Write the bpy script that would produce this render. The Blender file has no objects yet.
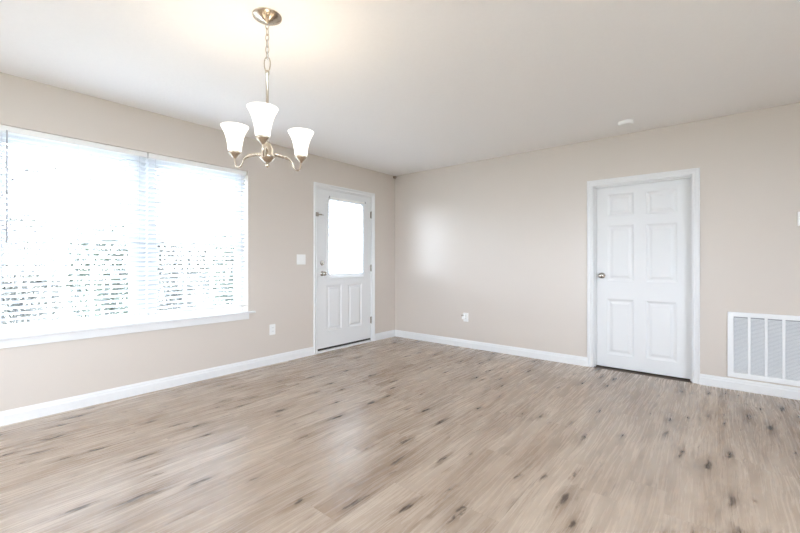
import bpy, bmesh, math, random
from mathutils import Vector, Matrix
random.seed(7)
SC = bpy.context.scene
COL = SC.collection
PI = math.pi

# ---------------------------------------------------------------- camera
CAMX, CAMY, CAMZ = 3.837, -4.55, 1.13
cam = bpy.data.cameras.new('camera')
cam.sensor_width = 36
cam.lens = 390 / 800 * 36
cam.shift_y = (266.5 - 262) / 800 * -1
cam.clip_start = 0.02
cob = bpy.data.objects.new('camera', cam)
COL.objects.link(cob)
cob.location = (CAMX, CAMY, CAMZ)
cob.rotation_euler = (PI / 2, 0, math.atan2(0.6347, 0.7728))
SC.camera = cob

# ---------------------------------------------------------------- world, exposure
W_STRENGTH = 7.8
w = bpy.data.worlds.new('sky')
SC.world = w
w.use_nodes = True
wn = w.node_tree
wn.nodes['Background'].inputs[0].default_value = (0.815, 0.88, 1.0, 1)
wn.nodes['Background'].inputs[1].default_value = W_STRENGTH
SC.view_settings.view_transform = 'Standard'
SC.view_settings.look = 'None'
SC.view_settings.gamma = 1
SC.view_settings.use_curve_mapping = False
SC.view_settings.exposure = 1.53
SC.cycles.max_bounces = 14
SC.cycles.diffuse_bounces = 8
SC.cycles.glossy_bounces = 5
SC.cycles.transparent_max_bounces = 24
SC.cycles.transmission_bounces = 8
SC.cycles.sample_clamp_indirect = 8
SC.cycles.caustics_reflective = False
SC.cycles.caustics_refractive = False
SC.cycles.use_denoising = True


def portal(loc, rot, sx, sy):
    l = bpy.data.lights.new('daylight_portal', 'AREA')
    l.shape = 'RECTANGLE'
    l.size = sx
    l.size_y = sy
    l.cycles.is_portal = True
    o = bpy.data.objects.new('daylight_portal', l)
    COL.objects.link(o)
    o.location = loc
    o.rotation_euler = rot


BULB_W = 0.36


# ---------------------------------------------------------------- materials
def mat(name):
    m = bpy.data.materials.new(name)
    m.use_nodes = True
    return m, m.node_tree.nodes, m.node_tree.links, m.node_tree.nodes['Principled BSDF']


def simple(name, col, rough=0.5, metal=0.0, spec=0.5, bump=0.0, bscale=60, trans=0.0, var=0.0):
    m, N, L, P = mat(name)
    P.inputs['Base Color'].default_value = (*col, 1)
    P.inputs['Roughness'].default_value = rough
    P.inputs['Metallic'].default_value = metal
    P.inputs['Specular IOR Level'].default_value = spec
    tc = N.new('ShaderNodeTexCoord')
    no = N.new('ShaderNodeTexNoise')
    no.inputs['Scale'].default_value = bscale
    no.inputs['Detail'].default_value = 3
    L.new(tc.outputs['Object'], no.inputs['Vector'])
    if var > 0:
        mx = N.new('ShaderNodeMixRGB')
        mx.inputs[1].default_value = (*[c * (1 - var) for c in col], 1)
        mx.inputs[2].default_value = (*[min(1, c * (1 + var)) for c in col], 1)
        L.new(no.outputs['Fac'], mx.inputs[0])
        L.new(mx.outputs[0], P.inputs['Base Color'])
    if bump > 0:
        b = N.new('ShaderNodeBump')
        b.inputs['Strength'].default_value = bump
        b.inputs['Distance'].default_value = 0.002
        L.new(no.outputs['Fac'], b.inputs['Height'])
        L.new(b.outputs[0], P.inputs['Normal'])
    if trans > 0:
        tr = N.new('ShaderNodeBsdfTranslucent')
        tr.inputs[0].default_value = (*[min(1, c * 1.05) for c in col], 1)
        ms = N.new('ShaderNodeMixShader')
        ms.inputs[0].default_value = trans
        out = N['Material Output']
        L.new(P.outputs[0], ms.inputs[1])
        L.new(tr.outputs[0], ms.inputs[2])
        L.new(ms.outputs[0], out.inputs[0])
    return m


M = {}
M['wall'] = simple('greige_wall_paint', (0.610, 0.553, 0.500), 0.34, spec=0.65, bump=0.006, bscale=120, var=0.01)
M['ceiling'] = simple('ceiling_paint', (0.87, 0.86, 0.855), 0.75, spec=0.2, bump=0.5, bscale=45, var=0.015)
M['trim'] = simple('white_trim_paint', (0.74, 0.745, 0.75), 0.35, var=0.01)
M['door'] = simple('white_door_paint', (0.73, 0.735, 0.74), 0.4, bump=0.05, bscale=40)
M['vinyl'] = simple('white_vinyl', (0.80, 0.82, 0.84), 0.4)
M['slat'] = simple('white_slat', (0.76, 0.78, 0.80), 0.5, trans=0.32)
M['plastic'] = simple('white_plastic', (0.84, 0.84, 0.83), 0.35)
M['wand'] = simple('clear_grey_plastic', (0.35, 0.35, 0.35), 0.2)
M['cord'] = simple('cord', (0.55, 0.57, 0.6), 0.8)
M['nickel'] = simple('brushed_nickel', (0.48, 0.45, 0.41), 0.25, metal=1.0, bump=0.05, bscale=200)
M['champagne'] = simple('champagne_nickel', (0.58, 0.51, 0.42), 0.2, metal=1.0, bump=0.04, bscale=150)
M['dark'] = simple('dark_gap_shade', (0.03, 0.025, 0.02), 0.7)
M['slot'] = simple('dark_slot', (0.12, 0.12, 0.12), 0.6)
M['bronze'] = simple('aged_bronze', (0.25, 0.2, 0.15), 0.5, metal=0.6)
M['grille'] = simple('white_enamel', (0.80, 0.81, 0.82), 0.4)
M['duct'] = simple('grey_duct', (0.10, 0.10, 0.11), 0.7)
M['beige'] = simple('beige_plastic', (0.55, 0.48, 0.40), 0.4)
M['siding'] = simple('outside_siding', (0.6, 0.6, 0.6), 0.7)
M['gap'] = simple('hall_floor', (0.10, 0.07, 0.05), 0.7)


def glass_mat():
    m, N, L, P = mat('window_glass')
    N.remove(P)
    t = N.new('ShaderNodeBsdfTransparent')
    t.inputs[0].default_value = (0.96, 0.98, 0.98, 1)
    g = N.new('ShaderNodeBsdfGlossy')
    g.inputs['Roughness'].default_value = 0.02
    fr = N.new('ShaderNodeFresnel')
    # the same reflectance on both faces of the thin pane
    geo = N.new('ShaderNodeNewGeometry')
    io = N.new('ShaderNodeMapRange')
    io.inputs['To Min'].default_value = 1.45
    io.inputs['To Max'].default_value = 1 / 1.45
    L.new(geo.outputs['Backfacing'], io.inputs['Value'])
    L.new(io.outputs[0], fr.inputs[0])
    ms = N.new('ShaderNodeMixShader')
    L.new(fr.outputs[0], ms.inputs[0])
    L.new(t.outputs[0], ms.inputs[1])
    L.new(g.outputs[0], ms.inputs[2])
    L.new(ms.outputs[0], N['Material Output'].inputs[0])
    return m


M['glass'] = glass_mat()


def shade_mat():
    m, N, L, P = mat('lit_frosted_glass')
    P.inputs['Base Color'].default_value = (0.9, 0.88, 0.84, 1)
    P.inputs['Roughness'].default_value = 0.3
    P.inputs['Emission Color'].default_value = (1.0, 0.93, 0.84, 1)
    P.inputs['Emission Strength'].default_value = 0.42
    return m


M['shade'] = shade_mat()


def bulb_mat():
    m, N, L, P = mat('lit_bulb')
    P.inputs['Emission Color'].default_value = (1.0, 0.82, 0.6, 1)
    P.inputs['Emission Strength'].default_value = 6
    return m


M['bulb'] = bulb_mat()


def floor_mat():
    m, N, L, P = mat('vinyl_plank_floor')

    def math_(op, a, b=None, clamp=False):
        n = N.new('ShaderNodeMath')
        n.operation = op
        n.use_clamp = clamp
        for i, v in enumerate((a, b)):
            if v is None:
                continue
            if isinstance(v, (int, float)):
                n.inputs[i].default_value = v
            else:
                L.new(v, n.inputs[i])
        return n.outputs[0]

    def comb(x, y, z):
        n = N.new('ShaderNodeCombineXYZ')
        for i, v in enumerate((x, y, z)):
            if isinstance(v, (int, float)):
                n.inputs[i].default_value = v
            else:
                L.new(v, n.inputs[i])
        return n.outputs[0]

    def noise(vec, detail=4, rough=0.55, dist=0.0, scale=1.0):
        n = N.new('ShaderNodeTexNoise')
        n.inputs['Scale'].default_value = scale
        n.inputs['Detail'].default_value = detail
        n.inputs['Roughness'].default_value = rough
        n.inputs['Distortion'].default_value = dist
        L.new(vec, n.inputs['Vector'])
        return n.outputs['Fac']

    def ramp(fac, stops):
        n = N.new('ShaderNodeValToRGB')
        e = n.color_ramp.elements
        while len(e) < len(stops):
            e.new(0.5)
        for el, (p, c) in zip(e, stops):
            el.position = p
            el.color = (*c, 1)
        L.new(fac, n.inputs[0])
        return n.outputs[0]

    def mix(f, a, b, mode='MIX'):
        n = N.new('ShaderNodeMixRGB')
        n.blend_type = mode
        for i, v in enumerate((f, a, b)):
            if isinstance(v, (int, float)):
                n.inputs[i].default_value = v
            elif isinstance(v, tuple):
                n.inputs[i].default_value = (*v, 1)
            else:
                L.new(v, n.inputs[i])
        return n.outputs[0]

    tc = N.new('ShaderNodeTexCoord')
    sp = N.new('ShaderNodeSeparateXYZ')
    L.new(tc.outputs['Object'], sp.inputs[0])
    X, Y = sp.outputs[0], sp.outputs[1]
    PW, PL = 0.182, 1.22
    row = math_('FLOOR', math_('DIVIDE', X, PW))
    wn_ = N.new('ShaderNodeTexWhiteNoise')
    wn_.noise_dimensions = '1D'
    L.new(row, wn_.inputs['W'])
    ys = math_('ADD', math_('DIVIDE', Y, PL), wn_.outputs['Value'])
    colr = math_('FLOOR', ys)
    w2 = N.new('ShaderNodeTexWhiteNoise')
    w2.noise_dimensions = '2D'
    L.new(comb(row, colr, 0), w2.inputs['Vector'])
    rnd = w2.outputs['Value']
    fx = math_('FRACT', math_('DIVIDE', X, PW))
    fy = math_('FRACT', ys)
    ex = math_('MULTIPLY', math_('MINIMUM', fx, math_('SUBTRACT', 1.0, fx)), PW)
    ey = math_('MULTIPLY', math_('MINIMUM', fy, math_('SUBTRACT', 1.0, fy)), PL)
    edge = math_('MINIMUM', ex, ey)
    seam = math_('LESS_THAN', edge, 0.0011)
    off = math_('MULTIPLY', rnd, 37.0)
    # slow wander of the grain
    wob = math_('MULTIPLY', math_('SUBTRACT', noise(comb(math_('MULTIPLY', X, 3), math_('MULTIPLY', Y, 0.9), off), 2), 0.5), 0.09)
    GX = math_('ADD', X, wob)
    g_fine = noise(comb(math_('MULTIPLY', GX, 90), math_('MULTIPLY', Y, 3.0), off), 5, 0.6)
    g_mid = noise(comb(math_('MULTIPLY', GX, 14), math_('MULTIPLY', Y, 1.9), off), 3, 0.42, 0.5)
    g_broad = noise(comb(math_('MULTIPLY', GX, 6), math_('MULTIPLY', Y, 0.7), off), 2, 0.5)
    base = ramp(g_mid, [(0.15, FL_D), (0.36, FL_M), (0.60, FL_L), (0.85, FL_XL)])
    base = mix(0.55, base, ramp(g_broad, [(0.30, FL_D2), (0.70, FL_XL)]))
    base = mix(0.18, base, ramp(g_fine, [(0.28, (0.70, 0.67, 0.65)), (0.60, (1.05, 1.05, 1.05))]), 'MULTIPLY')
    # plank to plank tone
    base = mix(1.0, base, ramp(rnd, [(0.0, (0.94, 0.93, 0.92)), (0.5, (1.0, 0.99, 0.98)), (1.0, (1.04, 1.04, 1.04))]), 'MULTIPLY')
    # dark mineral streaks
    st = noise(comb(math_('MULTIPLY', GX, 26), math_('MULTIPLY', Y, 3.6), math_('ADD', off, 9.0)), 4, 0.55, 0.5)
    stf = ramp(st, [(0.54, (0, 0, 0)), (0.69, (1, 1, 1))])
    gate = ramp(noise(comb(math_('MULTIPLY', X, 5), math_('MULTIPLY', Y, 2.0), math_('ADD', off, 3.0)), 2), [(0.42, (0, 0, 0)), (0.60, (1, 1, 1))])
    sfac = math_('MULTIPLY', math_('MULTIPLY', stf, gate), 0.6)
    base = mix(sfac, base, (0.17, 0.12, 0.085))
    # knots
    vn = math_('MULTIPLY', math_('SUBTRACT', noise(comb(math_('MULTIPLY', X, 40), math_('MULTIPLY', Y, 14), off), 3), 0.5), 0.45)
    vor = N.new('ShaderNodeTexVoronoi')
    vor.voronoi_dimensions = '2D'
    vor.inputs['Scale'].default_value = 1.0
    L.new(comb(math_('ADD', math_('MULTIPLY', X, 9.5), vn), math_('ADD', math_('MULTIPLY', Y, 2.3), vn), 0.0), vor.inputs['Vector'])
    vc = N.new('ShaderNodeSeparateColor')
    L.new(vor.outputs['Color'], vc.inputs[0])
    size = math_('MULTIPLY', math_('POWER', math_('SUBTRACT', vc.outputs[0], 0.20, True), 2.0), 0.58)
    kd = math_('DIVIDE', vor.outputs['Distance'], math_('ADD', size, 0.001))
    kcore = ramp(math_('MULTIPLY', kd, 0.62), [(0.12, (1, 1, 1)), (0.34, (0, 0, 0))])
    khalo = ramp(math_('MULTIPLY', kd, 0.62), [(0.22, (0.7, 0.7, 0.7)), (0.95, (0, 0, 0))])
    base = mix(khalo, base, (0.21, 0.145, 0.10))
    base = mix(math_('MULTIPLY', kcore, 0.9), base, (0.05, 0.03, 0.02))
    base = mix(math_('MULTIPLY', seam, 0.25), base, (0.16, 0.12, 0.09))
    L.new(base, P.inputs['Base Color'])
    rr = math_('ADD', 0.20, math_('MULTIPLY', g_fine, 0.14))
    L.new(rr, P.inputs['Roughness'])
    P.inputs['Specular IOR Level'].default_value = 0.5
    b = N.new('ShaderNodeBump')
    b.inputs['Strength'].default_value = 0.04
    b.inputs['Distance'].default_value = 0.001
    hh = math_('SUBTRACT', math_('MULTIPLY', g_fine, 0.5), math_('MULTIPLY', seam, 1.0))
    L.new(hh, b.inputs['Height'])
    L.new(b.outputs[0], P.inputs['Normal'])
    return m


FL_D, FL_M, FL_L, FL_XL, FL_D2 = (0.22, 0.157, 0.115), (0.36, 0.27, 0.20), (0.465, 0.368, 0.288), (0.56, 0.47, 0.385), (0.31, 0.225, 0.165)
M['floor'] = floor_mat()


def leaf_mat(name, a, b):
    m, N, L, P = mat(name)
    g = N.new('ShaderNodeTexNoise')
    g.inputs['Scale'].default_value = 9
    tc = N.new('ShaderNodeTexCoord')
    L.new(tc.outputs['Object'], g.inputs['Vector'])
    mx = N.new('ShaderNodeMixRGB')
    mx.inputs[1].default_value = (*a, 1)
    mx.inputs[2].default_value = (*b, 1)
    L.new(g.outputs['Fac'], mx.inputs[0])
    L.new(mx.outputs[0], P.inputs['Base Color'])
    P.inputs['Roughness'].default_value = 0.9
    P.inputs['Specular IOR Level'].default_value = 0.1
    return m


M['leaf_a'] = leaf_mat('pale_green_leaves', (0.03, 0.042, 0.03), (0.11, 0.125, 0.10))
M['leaf_b'] = leaf_mat('pale_grey_leaves', (0.045, 0.045, 0.038), (0.125, 0.122, 0.11))
M['twig'] = simple('grey_bark', (0.05, 0.045, 0.04), 0.9, var=0.1)
M['lawn'] = simple('pale_dry_lawn', (0.34, 0.35, 0.31), 0.95, var=0.15, bscale=3)
M['patio'] = simple('concrete_patio', (0.24, 0.24, 0.235), 0.9, var=0.05, bscale=5)


# ---------------------------------------------------------------- object helpers
def wloc(o):
    v = Vector((0, 0, 0))
    while o is not None:
        v = v + o.location
        o = o.parent
    return v


def tag(o, label=None, cat=None, group=None, kind=None):
    if label:
        o['label'] = label
    if cat:
        o['category'] = cat
    if group:
        o['group'] = group
    if kind:
        o['kind'] = kind
    return o


def thing(name, label, cat, loc=(0, 0, 0), group=None, kind=None):
    o = bpy.data.objects.new(name, None)
    o.empty_display_size = 0.1
    COL.objects.link(o)
    o.location = loc
    return tag(o, label, cat, group, kind)


def obj(name, bm, m, parent=None, origin=None, smooth=False, bevel=0.0):
    """bm holds world coordinates; the mesh is stored around its own origin"""
    bmesh.ops.remove_doubles(bm, verts=bm.verts, dist=1e-6)
    bmesh.ops.recalc_face_normals(bm, faces=bm.faces)
    if origin is None:
        if parent is not None:
            xs = [v.co for v in bm.verts]
            origin = sum(xs, Vector()) / len(xs)
        else:
            origin = Vector((0, 0, 0))
    origin = Vector(origin)
    bmesh.ops.translate(bm, verts=bm.verts, vec=-origin)
    me = bpy.data.meshes.new(name)
    bm.to_mesh(me)
    bm.free()
    if smooth:
        for p in me.polygons:
            p.use_smooth = True
    o = bpy.data.objects.new(name, me)
    me.materials.append(m)
    COL.objects.link(o)
    if parent is not None:
        o.parent = parent
        o.location = origin - wloc(parent)
    else:
        o.location = origin
    if bevel > 0:
        b = o.modifiers.new('bevel', 'BEVEL')
        b.width = bevel
        b.segments = 2
        b.limit_method = 'ANGLE'
        b.angle_limit = math.radians(40)
    return o


def BM():
    return bmesh.new()


def box(bm, a, b):
    x0, x1 = sorted((a[0], b[0]))
    y0, y1 = sorted((a[1], b[1]))
    z0, z1 = sorted((a[2], b[2]))
    vs = [bm.verts.new((x, y, z)) for x in (x0, x1) for y in (y0, y1) for z in (z0, z1)]
    for f in ((0, 1, 3, 2), (4, 6, 7, 5), (0, 4, 5, 1), (2, 3, 7, 6), (0, 2, 6, 4), (1, 5, 7, 3)):
        bm.faces.new([vs[i] for i in f])
    return bm


def PL(u, v, d):   # left wall: u along y, d into the room
    return Vector((d, u, v))


def PB(u, v, d):   # back wall: u along x, d into the room
    return Vector((u, -d, v))


def pbox(bm, P, u0, u1, v0, v1, d0, d1):
    return box(bm, P(u0, v0, d0), P(u1, v1, d1))


def lathe(bm, prof, c=(0, 0, 0), axis=(0, 0, 1), n=32, closed=True):
    """profile of (radius, height) turned about axis"""
    q = Vector((0, 0, 1)).rotation_difference(Vector(axis).normalized())
    c = Vector(c)
    rings = []
    for r, h in prof:
        if r < 1e-6:
            rings.append([bm.verts.new(c + q @ Vector((0, 0, h)))])
        else:
            rings.append([bm.verts.new(c + q @ Vector((r * math.cos(2 * PI * i / n), r * math.sin(2 * PI * i / n), h))) for i in range(n)])
    for A, B in zip(rings, rings[1:]):
        if len(A) == 1 and len(B) == 1:
            continue
        for i in range(n):
            j = (i + 1) % n
            if len(A) == 1:
                bm.faces.new((A[0], B[i], B[j]))
            elif len(B) == 1:
                bm.faces.new((A[i], B[0], A[j]))
            else:
                bm.faces.new((A[i], B[i], B[j], A[j]))
    if closed:
        for Rg in (rings[0], rings[-1]):
            if len(Rg) > 2:
                bm.faces.new(Rg)
    return bm


def tube(bm, pts, r, n=10, closed=False, twist=None):
    pts = [Vector(p) for p in pts]
    m = len(pts)
    t0 = (pts[1] - pts[0]).normalized()
    nrm = t0.orthogonal().normalized()
    rings = []
    s = 0.0
    prev = t0
    for k, p in enumerate(pts):
        if closed:
            t = (pts[(k + 1) % m] - pts[k - 1]).normalized()
        elif k == 0:
            t = (pts[1] - pts[0]).normalized()
        elif k == m - 1:
            t = (pts[-1] - pts[-2]).normalized()
        else:
            t = (pts[k + 1] - pts[k - 1]).normalized()
        q = prev.rotation_difference(t)
        nrm = q @ nrm
        nrm = (nrm - t * nrm.dot(t)).normalized()
        prev = t
        bn = t.cross(nrm)
        if k:
            s += (pts[k] - pts[k - 1]).length
        rr = r(k / (m - 1)) if callable(r) else r
        ring = []
        for i in range(n):
            a = 2 * PI * i / n
            q2 = rr * (1 + (twist[0] * math.cos(twist[1] * a - twist[2] * s) if twist else 0))
            ring.append(bm.verts.new(p + nrm * math.cos(a) * q2 + bn * math.sin(a) * q2))
        rings.append(ring)
    for k in range(m if closed else m - 1):
        A, B = rings[k], rings[(k + 1) % m]
        for i in range(n):
            j = (i + 1) % n
            bm.faces.new((A[i], B[i], B[j], A[j]))
    if not closed:
        bm.faces.new(rings[0])
        bm.faces.new(rings[-1])
    return bm


def smooth_path(ctrl, n=8):
    ctrl = [Vector(c) for c in ctrl]
    P = [ctrl[0] * 2 - ctrl[1]] + ctrl + [ctrl[-1] * 2 - ctrl[-2]]
    out = []
    for i in range(1, len(P) - 2):
        for k in range(n):
            t = k / n
            a, b, c, d = P[i - 1], P[i], P[i + 1], P[i + 2]
            out.append(0.5 * ((2 * b) + (c - a) * t + (2 * a - 5 * b + 4 * c - d) * t * t + (3 * b - a - 3 * c + d) * t ** 3))
    out.append(ctrl[-1])
    return out


def slab_with_holes(P, u0, u1, v0, v1, holes, d0, d1):
    """wall between depth d0 (room face) and d1, holes as (u0,u1,v0,v1)"""
    bm = BM()
    us = sorted({u0, u1, *[h[0] for h in holes], *[h[1] for h in holes]})
    vs = sorted({v0, v1, *[h[2] for h in holes], *[h[3] for h in holes]})
    us = [u for u in us if u0 <= u <= u1]
    vs = [v for v in vs if v0 <= v <= v1]

    def solid(i, j):
        if i < 0 or j < 0 or i >= len(us) - 1 or j >= len(vs) - 1:
            return False
        cu, cv = (us[i] + us[i + 1]) / 2, (vs[j] + vs[j + 1]) / 2
        return not any(h[0] < cu < h[1] and h[2] < cv < h[3] for h in holes)

    def quad(*p):
        bm.faces.new([bm.verts.new(q) for q in p])
    for i in range(len(us) - 1):
        for j in range(len(vs) - 1):
            if not solid(i, j):
                continue
            a, b, c, d = us[i], us[i + 1], vs[j], vs[j + 1]
            quad(P(a, c, d0), P(b, c, d0), P(b, d, d0), P(a, d, d0))
            quad(P(a, c, d1), P(a, d, d1), P(b, d, d1), P(b, c, d1))
            if not solid(i - 1, j):
                quad(P(a, c, d0), P(a, d, d0), P(a, d, d1), P(a, c, d1))
            if not solid(i + 1, j):
                quad(P(b, c, d0), P(b, c, d1), P(b, d, d1), P(b, d, d0))
            if not solid(i, j - 1):
                quad(P(a, c, d0), P(a, c, d1), P(b, c, d1), P(b, c, d0))
            if not solid(i, j + 1):
                quad(P(a, d, d0), P(b, d, d0), P(b, d, d1), P(a, d, d1))
    return bm


def panel_leaf(P, u0, u1, v0, v1, panels, d0, d1, openings=()):
    """door leaf: face at d0, back at d1, moulded raised panels on the face"""
    bm = slab_with_holes(P, u0, u1, v0, v1, list(panels) + list(openings), d0, d1)
    rings = [(0.0, 0.0), (0.006, -0.0045), (0.020, -0.0105), (0.030, -0.0105), (0.050, -0.003), (0.053, -0.002)]
    # close the panel recesses: remove nothing, lay the moulding inside each hole
    for (a, b, c, d) in panels:
        prev = None
        for ins, dep in rings:
            cur = [bm.verts.new(P(x, y, d0 + dep)) for x, y in ((a + ins, c + ins), (b - ins, c + ins), (b - ins, d - ins), (a + ins, d - ins))]
            if prev:
                for i in range(4):
                    j = (i + 1) % 4
                    bm.faces.new((prev[i], prev[j], cur[j], cur[i]))
            prev = cur
        bm.faces.new(prev)
        back = [bm.verts.new(P(x, y, d1)) for x, y in ((a, c), (b, c), (b, d), (a, d))]
        bm.faces.new(back)
    return bm


def casing_bm(P, u0, u1, v1, w, v0=0.0, d=0.0):
    """three-sided stepped casing around an opening u0..u1, top v1"""
    bm = BM()
    prof = [(0.0, 0.0), (0.0, 0.009), (0.006, 0.012), (0.016, 0.012), (0.020, 0.009), (0.030, 0.011), (w * 0.72, 0.017), (w - 0.006, 0.019), (w, 0.014), (w, 0.0)]
    path = [(u0, v0, -1, 0), (u0, v1, -1, 1), (u1, v1, 1, 1), (u1, v0, 1, 0)]
    rings = []
    for (u, v, su, sv) in path:
        rings.append([bm.verts.new(P(u + su * a, v + sv * a, d + b)) for a, b in prof])
    for A, B in zip(rings, rings[1:]):
        for i in range(len(prof) - 1):
            bm.faces.new((A[i], A[i + 1], B[i + 1], B[i]))
        bm.faces.new((A[-1], A[0], B[0], B[-1]))
    bm.faces.new(rings[0])
    bm.faces.new(rings[-1])
    return bm


def base_bm(P, segs, h=0.098):
    bm = BM()
    prof = [(0, 0), (0.014, 0), (0.014, h * 0.66), (0.010, h * 0.74), (0.009, h * 0.86), (0.005, h * 0.94), (0.003, h), (0, h)]
    for (u0, u1) in segs:
        A = [bm.verts.new(P(u0, z, d)) for d, z in prof]
        B = [bm.verts.new(P(u1, z, d)) for d, z in prof]
        for i in range(len(prof)):
            j = (i + 1) % len(prof)
            bm.faces.new((A[i], A[j], B[j], B[i]))
        bm.faces.new(A)
        bm.faces.new(B)
    return bm


def struct(name, bm, m, label, cat, parent=None, **k):
    o = obj(name, bm, m, parent, **k)
    return tag(o, label, cat, kind='structure')


# ================================================================= THE ROOM
H = 2.44
XR, YR = 6.3, -7.4      # far side of the room behind the camera
WT = 0.20
# openings
WIN = (-4.275, -2.395, 0.590, 2.084)        # big window, left wall (y,z)
D1 = (-1.497, -0.505, -0.02, 2.062)          # entry door rough opening (y,z)
D2 = (2.768, 3.648, -0.02, 1.957)            # interior door rough opening (x,z)
RW1, RW2 = (0.2, 1.4, 0.2, 2.25), (1.55, 2.75, 0.2, 2.25)   # unseen rear wall windows, added as daylight fill (x,z)
SW = (-6.5, -2.6, 0.75, 2.3)                   # unseen side wall window, added to even out the room light (y,z)
RVW = 0.0

struct('floor', box(BM(), (-0.0, YR, -0.12), (XR, 0.0, 0.0)), M['floor'],
       'light greige wood-look plank floor with dark knots', 'floor')
struct('ceiling', box(BM(), (-WT, YR - WT, H), (XR + WT, WT, H + 0.15)), M['ceiling'],
       'off-white lightly textured flat ceiling', 'ceiling')
struct('wall_left', slab_with_holes(PL, YR - WT, 0.12, -0.12, H, [WIN, D1], 0.0, -WT), M['wall'],
       'greige painted wall with the wide window and the entry door', 'wall')
struct('wall_back', slab_with_holes(PB, 0.0, XR + WT, -0.12, H, [D2], 0.0, -0.12), M['wall'],
       'greige painted wall with the six-panel white door', 'wall')
struct('wall_rear', slab_with_holes(lambda u, v, d: Vector((u, YR + d, v)), 0, XR + WT, -0.12, H, [RW1, RW2], 0.0, -WT),
       M['wall'], 'greige painted wall behind the camera', 'wall')
struct('wall_right', slab_with_holes(lambda u, v, d: Vector((XR - d, u, v)), YR, 0.0, -0.12, H, [SW], 0.0, -WT),
       M['wall'], 'greige painted side wall out of view on the right', 'wall')
struct('baseboard_left', base_bm(PL, [(YR, -1.546), (-0.456, -0.014)]), M['trim'],
       'white baseboard along the window wall', 'baseboard')
struct('baseboard_back', base_bm(PB, [(0.0, 2.728), (3.690, XR)]), M['trim'],
       'white baseboard along the wall with the six-panel door', 'baseboard')
struct('baseboard_rear', base_bm(lambda u, v, d: Vector((u, YR + d, v)), [(0.014, XR - 0.014)]), M['trim'],
       'white baseboard along the wall behind the camera', 'baseboard')
struct('baseboard_right', base_bm(lambda u, v, d: Vector((XR - d, u, v)), [(YR, -0.014)]), M['trim'],
       'white baseboard along the out of view right wall', 'baseboard')


# ---------------------------------------------------------------- windows
def window_unit(root, P, u0, u1, v0, v1, da, grid=(3, 2)):
    """double-hung unit, frame between depth da (inner) and da-0.07"""
    fw = 0.035
    bm = slab_with_holes(P, u0, u1, v0, v1, [(u0 + fw, u1 - fw, v0 + fw, v1 - fw)], da, da - 0.07)
    obj('window_frame', bm, M['vinyl'], root, bevel=0.003)
    vm = 1.335
    for k, (a, b, d) in enumerate(((v0 + fw, vm + 0.018, da - 0.005), (vm - 0.018, v1 - fw, da - 0.036))):
        s0, s1 = u0 + fw + 0.001, u1 - fw - 0.001
        sw = 0.032
        bm = slab_with_holes(P, s0, s1, a, b, [(s0 + sw, s1 - sw, a + sw, b - sw)], d, d - 0.028)
        g0, g1, h0, h1 = s0 + sw, s1 - sw, a + sw, b - sw
        for i in range(1, grid[0]):
            c = g0 + (g1 - g0) * i / grid[0]
            pbox(bm, P, c - 0.009, c + 0.009, h0 - 0.002, h1 + 0.002, d - 0.008, d - 0.020)
        for j in range(1, grid[1]):
            c = h0 + (h1 - h0) * j / grid[1]
            pbox(bm, P, g0 - 0.002, g1 + 0.002, c - 0.009, c + 0.009, d - 0.0085, d - 0.0195)
        s = obj('window_sash', bm, M['vinyl'], root)
        g = obj('glass', pbox(BM(), P, g0 - 0.004, g1 + 0.004, h0 - 0.004, h1 + 0.004, d - 0.0135, d - 0.0145), M['glass'], s)


win1 = thing('window_1', 'wide white double window with two double-hung sashes and grids', 'window', (-0.12, -3.315, 0.61), kind='structure')
window_unit(win1, PL, WIN[0] + 0.002, -3.355, 0.612, WIN[3] - 0.001, -0.125)
window_unit(win1, PL, -3.275, WIN[1] - 0.002, 0.612, WIN[3] - 0.001, -0.125)
obj('mullion', pbox(BM(), PL, -3.3545, -3.2755, 0.612, WIN[3] - 0.001, -0.122, -0.198), M['vinyl'], win1)
bm = BM()
box(bm, (-0.195, WIN[0] + 0.001, 0.591), (0.001, WIN[1] - 0.001, 0.611))
box(bm, (0.001, WIN[0] - 0.045, 0.591), (0.034, WIN[1] + 0.07, 0.611))
stool = obj('window_stool', bm, M['trim'], win1, bevel=0.005)
apr = obj('apron', pbox(BM(), PL, WIN[0] - 0.005, WIN[1] + 0.005, 0.532, 0.5905, 0.0, 0.016), M['trim'], win1, bevel=0.004)
portal((-0.21, -3.315, 1.34), (0, -PI / 2, 0), 1.46, 1.9)


def fill_window(n, P, W, label):  # window out of view, added to let fill daylight into the room
    wr = thing(f'window_{n}', label, 'window', P(W[0], W[2], -0.1), kind='structure')
    mid = (W[0] + W[1]) / 2
    window_unit(wr, P, W[0] + 0.002, mid - 0.02, W[2] + 0.002, W[3] - 0.002, -0.10)
    window_unit(wr, P, mid + 0.02, W[1] - 0.002, W[2] + 0.002, W[3] - 0.002, -0.10)
    obj('mullion', pbox(BM(), P, mid - 0.0195, mid + 0.0195, W[2] + 0.002, W[3] - 0.002, -0.1, -0.17), M['vinyl'], wr)


PRr = lambda u, v, d: Vector((u, YR + d, v))
PRt = lambda u, v, d: Vector((XR - d, u, v))
fill_window(2, PRr, RW1, 'unseen white double window added for fill light in the left half of the wall behind the camera')
fill_window(3, PRr, RW2, 'unseen white double window added for fill light in the right half of the wall behind the camera')
fill_window(4, PRt, SW, 'unseen white double window added for fill light in the right side wall')
portal(((RW1[0] + RW1[1]) / 2, YR - 0.21, 1.225), (PI / 2, 0, 0), 1.2, 2.05)
portal(((RW2[0] + RW2[1]) / 2, YR - 0.21, 1.225), (PI / 2, 0, 0), 1.2, 2.05)
portal((XR + 0.21, (SW[0] + SW[1]) / 2, 1.525), (0, PI / 2, 0), 1.55, 3.9)


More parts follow.
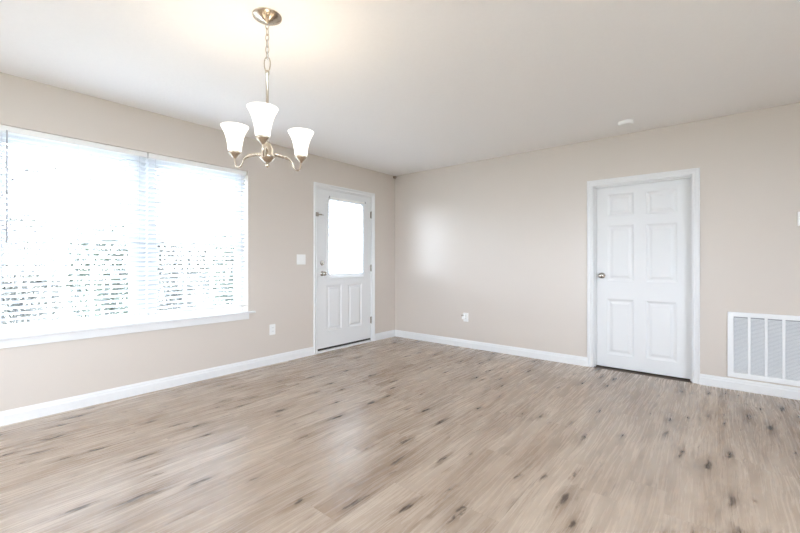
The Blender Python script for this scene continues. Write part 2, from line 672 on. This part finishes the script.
# ---------------------------------------------------------------- blinds
def slats_bm(P, u0, u1, v0, v1, pitch, width, tilt, dc, crown=0.002, th=0.0016):
    bm = BM()
    v = v1
    while v > v0:
        pr = []
        n = 4
        for i in range(n + 1):
            s = -0.5 + i / n
            dd, vv = s * width, crown * (1 - (2 * s) ** 2)
            pr.append((dd * math.cos(tilt) - vv * math.sin(tilt), dd * math.sin(tilt) + vv * math.cos(tilt)))
        top = [(a, b + th / 2) for a, b in pr]
        bot = [(a, b - th / 2) for a, b in reversed(pr)]
        loop = top + bot
        A = [bm.verts.new(P(u0, v + b, dc + a)) for a, b in loop]
        B = [bm.verts.new(P(u1, v + b, dc + a)) for a, b in loop]
        for i in range(len(loop)):
            j = (i + 1) % len(loop)
            bm.faces.new((A[i], A[j], B[j], B[i]))
        bm.faces.new(A)
        bm.faces.new(B)
        v -= pitch
    return bm


def window_blind(u0, u1, label, wand):
    dc = -0.048
    t = thing('window_blind', label, 'blind', PL((u0 + u1) / 2, 2.04, dc), group='raised-slat blinds in the wide window')
    obj('head_rail', pbox(BM(), PL, u0, u1, 2.040, 2.0835, dc - 0.026, dc + 0.030), M['plastic'], t, bevel=0.003)
    obj('slats', slats_bm(PL, u0 + 0.004, u1 - 0.004, 0.715, 2.02, 0.0405, 0.050, math.radians(24), dc), M['slat'], t)
    obj('bottom_rail', pbox(BM(), PL, u0 + 0.004, u1 - 0.004, 0.664, 0.688, dc - 0.025, dc + 0.025), M['plastic'], t, bevel=0.004)
    for f in (0.06, 0.5, 0.94):
        u = u0 + (u1 - u0) * f
        bm = BM()
        for s in (-1, 1):
            tube(bm, [PL(u, 2.04, dc + s * 0.0275), PL(u, 0.67, dc + s * 0.0275)], 0.0013, 6)
        obj('ladder_cord', bm, M['cord'], t)
    if wand:
        bm = tube(BM(), [PL(u0 + 0.080, 2.05, dc + 0.036), PL(u0 + 0.080, 2.02, dc + 0.040), PL(u0 + 0.080, 1.264, dc + 0.042)], 0.0042, 8)
        obj('tilt_wand', bm, M['wand'], t, smooth=True)
    return t


window_blind(-4.268, -3.322, 'white horizontal slat blind at left half of the wide window with a grey tilt wand', True)
window_blind(-3.312, -2.402, 'white horizontal slat blind at right half of the wide window with no wand showing', False)

# ---------------------------------------------------------------- entry door (left wall)
d1 = thing('door_1', 'white entry door with blind-covered window above two raised panels', 'door', (0, -1.0, 0), kind='structure')
obj('door_casing', casing_bm(PL, D1[0] + 0.012, D1[1] - 0.012, D1[3] - 0.010, 0.057, 0.0), M['trim'], d1)
bm = BM()
jd = 0.0
pbox(bm, PL, D1[0] + 0.0005, D1[0] + 0.019, 0.0, D1[3] - 0.0005, -0.0005, -0.19)
pbox(bm, PL, D1[1] - 0.019, D1[1] - 0.0005, 0.0, D1[3] - 0.0005, -0.0005, -0.19)
pbox(bm, PL, D1[0] + 0.019, D1[1] - 0.019, D1[3] - 0.019, D1[3] - 0.0005, -0.0005, -0.19)
obj('door_jamb', bm, M['trim'], d1)
SL = (D1[0] + 0.022, D1[1] - 0.022, 0.052, D1[3] - 0.022)
LITE = (-1.305, -0.690, 0.945, 1.925)
# panels are measured on the picture
leaf = obj('door_leaf', panel_leaf(PL, SL[0], SL[1], SL[2], SL[3], [(-1.330, -1.075, 0.26, 0.835), (-0.965, -0.705, 0.26, 0.835)], -0.006, -0.050, [LITE]), M['door'], d1)
bm = slab_with_holes(PL, LITE[0] - 0.03, LITE[1] + 0.03, LITE[2] - 0.03, LITE[3] + 0.03, [(LITE[0] + 0.012, LITE[1] - 0.012, LITE[2] + 0.012, LITE[3] - 0.012)], 0.004, -0.006)
lf = obj('lite_frame', bm, M['door'], d1, bevel=0.004)
obj('glass', pbox(BM(), PL, LITE[0], LITE[1], LITE[2], LITE[3], -0.028, -0.030), M['glass'], lf)
obj('door_gap_shade', pbox(BM(), PL, SL[0], SL[1], 0.026, 0.0515, -0.012, -0.045), M['dark'], d1)  # dark strip standing in for the shaded gap under the leaf
obj('threshold', pbox(BM(), PL, D1[0] + 0.0195, D1[1] - 0.0195, 0.0005, 0.025, 0.012, -0.19), M['trim'], d1, bevel=0.003)
for z in (1.798, 1.045, 0.306):
    bm = lathe(BM(), [(0.007, -0.05), (0.007, 0.05)], PL(SL[1] + 0.0015, z, 0.003), (0, 0, 1), 12)
    pbox(bm, PL, SL[1] - 0.012, SL[1] + 0.014, z - 0.045, z + 0.045, -0.007, -0.002)
    obj('hinge', bm, M['nickel'], d1, smooth=False)
# deadbolt, knob, safety latch
bm = lathe(BM(), [(0.0, 0.0), (0.031, 0.0), (0.031, 0.006), (0.026, 0.012), (0.0, 0.012)], PL(-1.405, 1.118, -0.0055), (1, 0, 0), 28)
db = obj('deadbolt', bm, M['nickel'], d1, smooth=False, bevel=0.001)
bm = pbox(BM(), PL, -1.409, -1.401, 1.100, 1.136, 0.0066, 0.024)
obj('thumb_turn', bm, M['nickel'], db, bevel=0.002)
KN = [(0.0, 0.0), (0.032, 0.0), (0.032, 0.005), (0.027, 0.010), (0.013, 0.014), (0.011, 0.028), (0.018, 0.034), (0.026, 0.042), (0.029, 0.052), (0.026, 0.062), (0.016, 0.068), (0.0, 0.070)]
obj('door_knob', lathe(BM(), KN, PL(-1.405, 0.986, -0.0055), (1, 0, 0), 28), M['nickel'], d1, smooth=True)
bm = BM()
pbox(bm, PL, -1.520, -1.480, 1.690, 1.740, 0.0145, 0.024)
pbox(bm, PL, -1.480, -1.430, 1.708, 1.722, 0.018, 0.026)
tube(bm, [PL(-1.43, 1.715, 0.022), PL(-1.40, 1.715, 0.016), PL(-1.39, 1.715, -0.004)], 0.004, 8)
obj('safety_latch', bm, M['nickel'], d1)
portal((-0.21, -1.0, 1.03), (0, -PI / 2, 0), 2.06, 0.98)

# blind hung over the door's window
BZ0, BZ1 = 0.955, 1.955
b = thing('door_blind', 'small white mini blind hanging over the window of the entry door', 'blind', PL(-1.0, 1.94, 0.02))
obj('head_rail', pbox(BM(), PL, -1.325, -0.672, 1.925, 1.955, 0.0045, 0.032), M['plastic'], b, bevel=0.002)
obj('slats', slats_bm(PL, -1.312, -0.684, 0.984, 1.918, 0.0205, 0.025, math.radians(8), 0.019, 0.0012, 0.0008), M['slat'], b)
obj('bottom_rail', pbox(BM(), PL, -1.312, -0.684, 0.955, 0.982, 0.010, 0.030), M['vinyl'], b, bevel=0.003)
for u in (-1.318, -0.679):
    obj('hold_down_bracket', pbox(BM(), PL, u - 0.006, u + 0.006, 1.935, 1.962, 0.0325, 0.037), M['wand'], b)
obj('tilt_wand', tube(BM(), [PL(-1.175, 1.93, 0.036), PL(-1.172, 1.42, 0.038)], 0.003, 8), M['wand'], b)

# ---------------------------------------------------------------- interior six-panel door (back wall)
d2 = thing('door_2', 'white six-panel interior door with a brushed knob on its left', 'door', (3.208, 0, 0), kind='structure')
obj('door_casing', casing_bm(PB, D2[0] + 0.013, D2[1] - 0.013, D2[3] - 0.012, 0.057, 0.003), M['trim'], d2)
bm = BM()
pbox(bm, PB, D2[0] + 0.0005, D2[0] + 0.019, 0.003, D2[3] - 0.0005, -0.0005, -0.12)
pbox(bm, PB, D2[1] - 0.019, D2[1] - 0.0005, 0.003, D2[3] - 0.0005, -0.0005, -0.12)
pbox(bm, PB, D2[0] + 0.019, D2[1] - 0.019, D2[3] - 0.019, D2[3] - 0.0005, -0.0005, -0.12)
# stops
pbox(bm, PB, D2[0] + 0.019, D2[0] + 0.030, 0.003, D2[3] - 0.019, -0.042, -0.074)
pbox(bm, PB, D2[1] - 0.030, D2[1] - 0.019, 0.003, D2[3] - 0.019, -0.042, -0.074)
pbox(bm, PB, D2[0] + 0.030, D2[1] - 0.030, D2[3] - 0.030, D2[3] - 0.019, -0.042, -0.074)
obj('door_jamb', bm, M['trim'], d2)
DY = -0.076
k = (4.55 - DY) / 4.55


def ux(x):
    return CAMX + (x - CAMX) * k


def uz(z):
    return CAMZ + (z - CAMZ) * k


pan = []
for (a, bb, c, d) in ((2.921, 3.162, 1.612, 1.836), (2.921, 3.162, 0.932, 1.510), (2.917, 3.160, 0.165, 0.745),
                      (3.267, 3.520, 1.605, 1.826), (3.267, 3.518, 0.930, 1.507), (3.267, 3.516, 0.170, 0.742)):
    pan.append((ux(a), ux(bb), uz(c), uz(d)))
obj('door_leaf', panel_leaf(PB, D2[0] + 0.022, D2[1] - 0.022, 0.014, D2[3] - 0.022, pan, DY, DY - 0.035), M['door'], d2)
obj('door_knob', lathe(BM(), KN, PB(2.853, 0.985, DY + 0.0005), (0, -1, 0), 28), M['nickel'], d2, smooth=True)
struct('floor_hall', box(BM(), (2.4, 0.0, -0.12), (4.0, 1.6, 0.0)), M['gap'], 'dark strip of flooring beyond the six-panel door', 'floor')
struct('wall_hall', slab_with_holes(lambda u, v, d: Vector((u, 1.6 - d, v)), 2.3, 4.1, -0.12, H, [], 0.0, -0.1), M['wall'], 'wall of the dark space beyond the six-panel door', 'wall')
struct('wall_hall_left', box(BM(), (2.3, 0.121, -0.12), (2.4, 1.6, H)), M['wall'], 'left side wall of the space beyond the six-panel door', 'wall')
struct('wall_hall_right', box(BM(), (4.0, 0.121, -0.12), (4.1, 1.6, H)), M['wall'], 'right side wall of the space beyond the six-panel door', 'wall')
struct('ceiling_hall', box(BM(), (2.3, 0.201, H), (4.1, 1.7, H + 0.1)), M['ceiling'], 'ceiling of the space beyond the six-panel door', 'ceiling')

# ================================================================= THINGS ON WALLS AND CEILING


def plate(bm, P, u, v, w_, h_, d=0.006):
    pbox(bm, P, u - w_ / 2, u + w_ / 2, v - h_ / 2, v + h_ / 2, 0.0005, d)
    return bm


# double light switch
t = thing('light_switch', 'white double rocker light switch on the wall left of the entry door', 'light switch', PL(-1.725, 1.16, 0))
obj('switch_plate', plate(BM(), PL, -1.725, 1.16, 0.125, 0.120), M['plastic'], t, bevel=0.002)
for s in (-1, 1):
    obj('switch_rocker', pbox(BM(), PL, -1.725 + s * 0.023 - 0.016, -1.725 + s * 0.023 + 0.016, 1.127, 1.193, 0.0062, 0.009), M['plastic'], t, bevel=0.001)


def outlet(P, u, v, label):
    t = thing('wall_outlet', label, 'outlet', P(u, v, 0))
    obj('outlet_plate', plate(BM(), P, u, v, 0.072, 0.116), M['plastic'], t, bevel=0.002)
    for s in (-1, 1):
        bm = BM()
        pbox(bm, P, u - 0.017, u + 0.017, v + s * 0.02 - 0.014, v + s * 0.02 + 0.014, 0.0062, 0.0085)
        r = obj('receptacle', bm, M['plastic'], t, bevel=0.002)
        bm = BM()
        for q in (-0.007, 0.007):
            pbox(bm, P, u + q - 0.0012, u + q + 0.0012, v + s * 0.02 - 0.004, v + s * 0.02 + 0.006, 0.0087, 0.0093)
        obj('slots', bm, M['slot'], r)
    return t


outlet(PL, -2.108, 0.382, 'white duplex outlet on the wall below the right end of the wide window')
outlet(PB, 1.232, 0.398, 'white duplex outlet on the wall left of the six-panel door')
# plug-in on the back wall outlet
t = thing('night_light', 'small white plug-in night light in the outlet left of the six-panel door', 'night light', PB(1.205, 0.40, 0.01))
bm = pbox(BM(), PB, 1.186, 1.222, 0.372, 0.440, 0.0100, 0.036)
obj('body', bm, M['plastic'], t, bevel=0.006)
bm = lathe(BM(), [(0.0, 0.0), (0.013, 0.0), (0.012, 0.016), (0.0, 0.022)], PB(1.203, 0.425, 0.0365), (0, -1, 0), 16)
obj('sensor_lens', bm, M['nickel'], t, smooth=True)

# thermostat at the right edge of view
t = thing('thermostat', 'small white thermostat on the wall right of the six-panel door', 'thermostat', PB(4.385, 1.483, 0))
obj('body', pbox(BM(), PB, 4.326, 4.444, 1.425, 1.541, 0.0005, 0.025), M['plastic'], t, bevel=0.005)
obj('display', pbox(BM(), PB, 4.36, 4.41, 1.485, 1.52, 0.0255, 0.0275), M['slot'], t)

# return air grille
GX0, GX1, GZ0, GZ1 = 3.886, 4.618, 0.112, 0.688
t = thing('air_vent', 'large white return air grille low on the wall right of the six-panel door', 'vent', PB((GX0 + GX1) / 2, GZ0, 0))
fx0, fx1, fz0, fz1 = GX0 + 0.043, GX1 - 0.043, GZ0 + 0.045, GZ1 - 0.040
bm = slab_with_holes(PB, GX0, GX1, GZ0, GZ1, [(fx0, fx1, fz0, fz1)], 0.016, 0.0005)
obj('frame', bm, M['grille'], t, bevel=0.004)
nb = 6
pitch = (fx1 - fx0) / nb
for i in range(1, nb):
    c = fx0 + pitch * i - 0.006
    obj('divider_bar', pbox(BM(), PB, c - 0.0095, c + 0.0095, fz0 + 0.0005, fz1 - 0.0005, 0.002, 0.014), M['grille'], t)
bm = BM()
zz = fz0 + 0.008
while zz < fz1 - 0.004:
    A = [bm.verts.new(PB(fx0 + 0.001, zz + b_, a_)) for a_, b_ in ((0.0020, 0.0), (0.0115, -0.0062), (0.0115, -0.0050), (0.0020, 0.0012))]
    B = [bm.verts.new(PB(fx1 - 0.001, zz + b_, a_)) for a_, b_ in ((0.0020, 0.0), (0.0115, -0.0062), (0.0115, -0.0050), (0.0020, 0.0012))]
    for i in range(4):
        j = (i + 1) % 4
        bm.faces.new((A[i], A[j], B[j], B[i]))
    zz += 0.0112
obj('louvers', bm, M['grille'], t)
obj('filter_backing', pbox(BM(), PB, fx0, fx1, fz0, fz1, 0.0004, 0.0012), simple('grey_filter', (0.36, 0.37, 0.39), 0.8), t)
for u in (GX0 + 0.02, GX1 - 0.02):
    bm = lathe(BM(), [(0.0, 0.0), (0.005, 0.0), (0.004, 0.002), (0.0, 0.003)], PB(u, GZ1 - 0.012, 0.0155), (0, -1, 0), 12)
    obj('screw', bm, M['grille'], t)

# smoke detector
sx, sy = 3.155, -0.395
t = thing('smoke_detector', 'round white smoke detector on the ceiling above the six-panel door', 'smoke detector', (sx, sy, H))
obj('body', lathe(BM(), [(0.0, -0.034), (0.045, -0.034), (0.056, -0.030), (0.062, -0.018), (0.064, -0.0005), (0.0, -0.0005)], (sx, sy, H), (0, 0, 1), 40), M['plastic'], t, smooth=False, bevel=0.002)
obj('test_button', lathe(BM(), [(0.0, -0.038), (0.010, -0.037), (0.011, -0.0345), (0.0, -0.0345)], (sx + 0.02, sy - 0.01, H), (0, 0, 1), 16), M['plastic'], t)

# corner sensor
t = thing('corner_sensor', 'tiny beige round sensor mounted high in the room corner by the ceiling', 'sensor', (0.03, -0.03, 2.415))
ax = Vector((1, -1, -0.3)).normalized()
obj('bracket', box(BM(), (0.0008, -0.042, 2.400), (0.010, -0.012, 2.432)), M['bronze'], t)
obj('housing', lathe(BM(), [(0.0, -0.008), (0.014, -0.008), (0.019, 0.0), (0.019, 0.016), (0.014, 0.020), (0.0, 0.020)], Vector((0.026, -0.028, 2.415)), ax, 20), M['bronze'], t, smooth=True)
obj('lens', lathe(BM(), [(0.0, 0.0205), (0.010, 0.0205), (0.008, 0.026), (0.0, 0.028)], Vector((0.026, -0.028, 2.415)), ax, 16), M['beige'], t, smooth=True)

# ================================================================= CHANDELIER
CX, CY = 1.970, -3.392
ch = thing('chandelier', 'champagne metal chandelier with three lit white bell shades', 'chandelier', (CX, CY, H))
cm = M['champagne']
obj('canopy', lathe(BM(), [(0.0, -0.038), (0.010, -0.038), (0.014, -0.031), (0.030, -0.028), (0.036, -0.021), (0.056, -0.017), (0.064, -0.008), (0.074, -0.005), (0.075, -0.0005), (0.0, -0.0005)], (CX, CY, H), (0, 0, 1), 48), cm, ch, smooth=True)
# chain
bm = BM()
ztop, zbot = 2.405, 2.215
nl = 6
ll = (ztop - zbot) / nl
for i in range(nl):
    zc = ztop - ll * (i + 0.5)
    a0 = 0.5 + (i % 2) * PI / 2
    ux_, uy_ = math.cos(a0), math.sin(a0)
    pts = []
    for q in range(20):
        a = 2 * PI * q / 20
        rr = 0.0095 * math.cos(a)
        hh = (ll / 2 + 0.004) * math.sin(a)
        pts.append((CX + ux_ * rr, CY + uy_ * rr, zc + hh))
    tube(bm, pts, 0.0021, 8, closed=True)
obj('chain', bm, cm, ch, smooth=True)
pts = [(CX + 0.0022 * math.cos(9 * s) + 0.006, CY + 0.006 * math.sin(7 * s), 2.40 - 0.20 * s) for s in [i / 14 for i in range(15)]]
obj('wire', tube(BM(), pts, 0.0018, 6), M['cord'], ch, smooth=True)
bm = BM()
pts = []
for q in range(28):
    a = 2 * PI * q / 28
    rr = 0.016 * math.cos(a) * (1.0 + 0.15 * math.sin(a))
    pts.append((CX + 0.77 * rr, CY + 0.63 * rr, 2.182 + 0.040 * math.sin(a)))
tube(bm, pts, 0.0032, 8, closed=True)
obj('hanging_loop', bm, cm, ch, smooth=True)
obj('stem', lathe(BM(), [(0.0, 2.152), (0.008, 2.150), (0.011, 2.142), (0.011, 2.132), (0.0075, 2.126), (0.0075, 1.770), (0.011, 1.765), (0.0, 1.765)], (CX, CY, 0), (0, 0, 1), 20), cm, ch, smooth=True)
obj('hub', lathe(BM(), [(0.0, 1.770), (0.012, 1.770), (0.016, 1.762), (0.028, 1.740), (0.032, 1.732), (0.032, 1.702), (0.040, 1.696), (0.041, 1.688), (0.034, 1.680), (0.020, 1.664), (0.010, 1.658), (0.0, 1.658)], (CX, CY, 0), (0, 0, 1), 32), cm, ch, smooth=True)
obj('finial', lathe(BM(), [(0.0, 1.659), (0.006, 1.658), (0.006, 1.654), (0.011, 1.649), (0.012, 1.643), (0.008, 1.636), (0.0, 1.632)], (CX, CY, 0), (0, 0, 1), 20), cm, ch, smooth=True)
RA = 0.205
Vd = Vector((-0.6347, 0.7728, 0))
Rd = Vector((0.7728, 0.6347, 0))
for ang in (-77, 46, 164):
    a = math.radians(ang)
    dr = (Rd * math.cos(a) + Vd * math.sin(a)).normalized()
    up = Vector((0, 0, 1))

    def Q(r, z):
        return Vector((CX, CY, 0)) + dr * r + up * z
    path = smooth_path([Q(0.032, 1.708), Q(0.07, 1.709), Q(0.115, 1.706), Q(0.144, 1.692), Q(0.156, 1.668), Q(0.170, 1.651), Q(0.189, 1.651), Q(0.202, 1.668), Q(RA, 1.700)], 6)
    arm = obj('arm', tube(BM(), path, 0.0052, 12), cm, ch, smooth=True)
    rope = smooth_path([Q(0.036, 1.708), Q(0.07, 1.709), Q(0.110, 1.7065), Q(0.128, 1.701)], 30)
    obj('rope_twist', tube(BM(), rope, lambda s: 0.0088 * (1 - 0.25 * s), 32, twist=(0.24, 4, 300)), cm, arm, smooth=True)
    obj('shade_holder', lathe(BM(), [(0.0, 1.696), (0.008, 1.696), (0.010, 1.703), (0.016, 1.708), (0.022, 1.716), (0.031, 1.724), (0.033, 1.731), (0.030, 1.733), (0.0, 1.733)], Q(RA, 0), (0, 0, 1), 28), cm, arm, smooth=True)
    outp = [(0.024, 1.7335), (0.031, 1.735), (0.035, 1.742), (0.037, 1.766), (0.041, 1.788), (0.046, 1.811), (0.054, 1.835), (0.063, 1.854), (0.070, 1.866), (0.0725, 1.872)]
    inp = [(r - 0.0035, z + 0.001) for r, z in reversed(outp)]
    sh = obj('lamp_shade', lathe(BM(), outp + inp + [outp[0]], Q(RA, 0), (0, 0, 1), 40, closed=False), M['shade'], ch, smooth=True)
    obj('light_bulb', lathe(BM(), [(0.0, 1.735), (0.013, 1.735), (0.014, 1.755), (0.022, 1.775), (0.028, 1.797), (0.026, 1.815), (0.016, 1.828), (0.0, 1.832)], Q(RA, 0), (0, 0, 1), 20), M['bulb'], sh, smooth=True)
    pl = bpy.data.lights.new('bulb_light', 'POINT')
    pl.energy = BULB_W
    pl.color = (1.0, 0.86, 0.68)
    pl.shadow_soft_size = 0.02
    po = bpy.data.objects.new('bulb_light', pl)
    COL.objects.link(po)
    po.parent = ch
    po.location = Q(RA, 1.865) - Vector((CX, CY, H))

# ================================================================= OUTSIDE
struct('ground', box(BM(), (-60, -60, -0.5), (60, 60, -0.35)), M['lawn'], 'pale lawn outside the windows', 'ground')
struct('patio', box(BM(), (-2.6, -6.5, -0.349), (-0.21, 1.5, -0.15)), M['patio'], 'pale concrete patio strip outside the window wall', 'patio')


def blob_leaves(bm, c, r, n, size):
    for _ in range(n):
        while True:
            p = Vector((random.uniform(-1, 1), random.uniform(-1, 1), random.uniform(-1, 1)))
            if 0.35 < (abs(p.x) ** 4 + abs(p.y) ** 4 + abs(p.z) ** 3) ** 0.25 < 1.0:
                break
        q = Vector((p.x * r[0], p.y * r[1], p.z * r[2])) + Vector(c)
        a = Vector((random.gauss(0, 1), random.gauss(0, 1), random.gauss(0, 1))).normalized()
        b_ = a.orthogonal().normalized()
        c_ = a.cross(b_)
        s = size * random.uniform(0.6, 1.3)
        vs = [bm.verts.new(q + b_ * s), bm.verts.new(q + c_ * s * 0.5), bm.verts.new(q - b_ * s), bm.verts.new(q - c_ * s * 0.5)]
        bm.faces.new(vs)
    return bm


def raw(name, bm, m, parent, origin):
    bmesh.ops.translate(bm, verts=bm.verts, vec=-Vector(origin))
    me = bpy.data.meshes.new(name)
    bm.to_mesh(me)
    bm.free()
    me.materials.append(m)
    o = bpy.data.objects.new(name, me)
    COL.objects.link(o)
    o.parent = parent
    o.location = Vector(origin) - wloc(parent)
    return o


def shrub(x, y, h, wd, m, label, group=None):
    t = thing('shrub', label, 'shrub', (x, y, -0.35), group)
    bm = BM()
    for i in range(7):
        a = random.uniform(0, 2 * PI)
        rr = wd * 0.3 * random.random()
        top = Vector((x + math.cos(a) * rr * 2, y + math.sin(a) * rr * 2, -0.35 + h * random.uniform(0.7, 0.95)))
        tube(bm, [(x + math.cos(a) * 0.05, y + math.sin(a) * 0.05, -0.36), (Vector((x, y, h * 0.3)) + top) / 2, top], lambda s: 0.018 * (1 - 0.7 * s), 6)
    raw('stems', bm, M['twig'], t, (x, y, -0.35))
    bm = BM()
    blob_leaves(bm, (x, y, -0.35 + h * 0.58), (wd * 0.5, wd * 0.5, h * 0.46), 8000, 0.032)
    f = raw('foliage', bm, m, t, (x, y, -0.35))
    return t


def tree(x, y, h, label, m, nleaf=1500):
    t = thing('tree', label, 'tree', (x, y, -0.35))
    bm = BM()
    tips = []

    def grow(p, d, ln, r, lev):
        q = p + d * ln
        tube(bm, [p, (p + q) / 2 + Vector((random.uniform(-1, 1), random.uniform(-1, 1), 0)) * ln * 0.05, q], lambda s: r * (1 - 0.35 * s), 6)
        tips.append(q)
        if lev == 0:
            return
        for _ in range(4 if lev > 1 else 3):
            nd = (d + Vector((random.uniform(-1, 1), random.uniform(-1, 1), random.uniform(-0.25, 0.6))) * 0.8).normalized()
            grow(p + d * ln * random.uniform(0.55, 1.0), nd, ln * 0.68, r * 0.55, lev - 1)
    grow(Vector((x, y, -0.36)), Vector((0, 0, 1)), h * 0.38, h * 0.02, 4)
    raw('trunk', bm, M['twig'], t, (x, y, -0.35))
    bm = BM()
    for _ in range(nleaf):
        q = random.choice(tips) + Vector((random.gauss(0, 0.12), random.gauss(0, 0.12), random.gauss(0, 0.12)))
        a = Vector((random.gauss(0, 1), random.gauss(0, 1), random.gauss(0, 1))).normalized()
        b_ = a.orthogonal().normalized()
        c_ = a.cross(b_)
        s = 0.05
        bm.faces.new([bm.verts.new(q + b_ * s), bm.verts.new(q + c_ * s * 0.5), bm.verts.new(q - b_ * s), bm.verts.new(q - c_ * s * 0.5)])
    raw('foliage', bm, m, t, (x, y, -0.35))


GS = 'pale bushes standing in a hedge outside the wide window'
for i in range(6):
    shrub(-5.6 + random.uniform(-0.2, 0.2), -4.75 + i * 1.25, 2.1 + random.uniform(-0.15, 0.15), 1.22, M['leaf_a'] if i % 2 == 0 else M['leaf_b'],
          'pale leafy bush in the washed-out hedge seen through the slats of the wide window', GS)
tree(-8.5, -4.2, 5.0, 'pale tree behind the hedge at the left end of the wide window', M['leaf_b'])
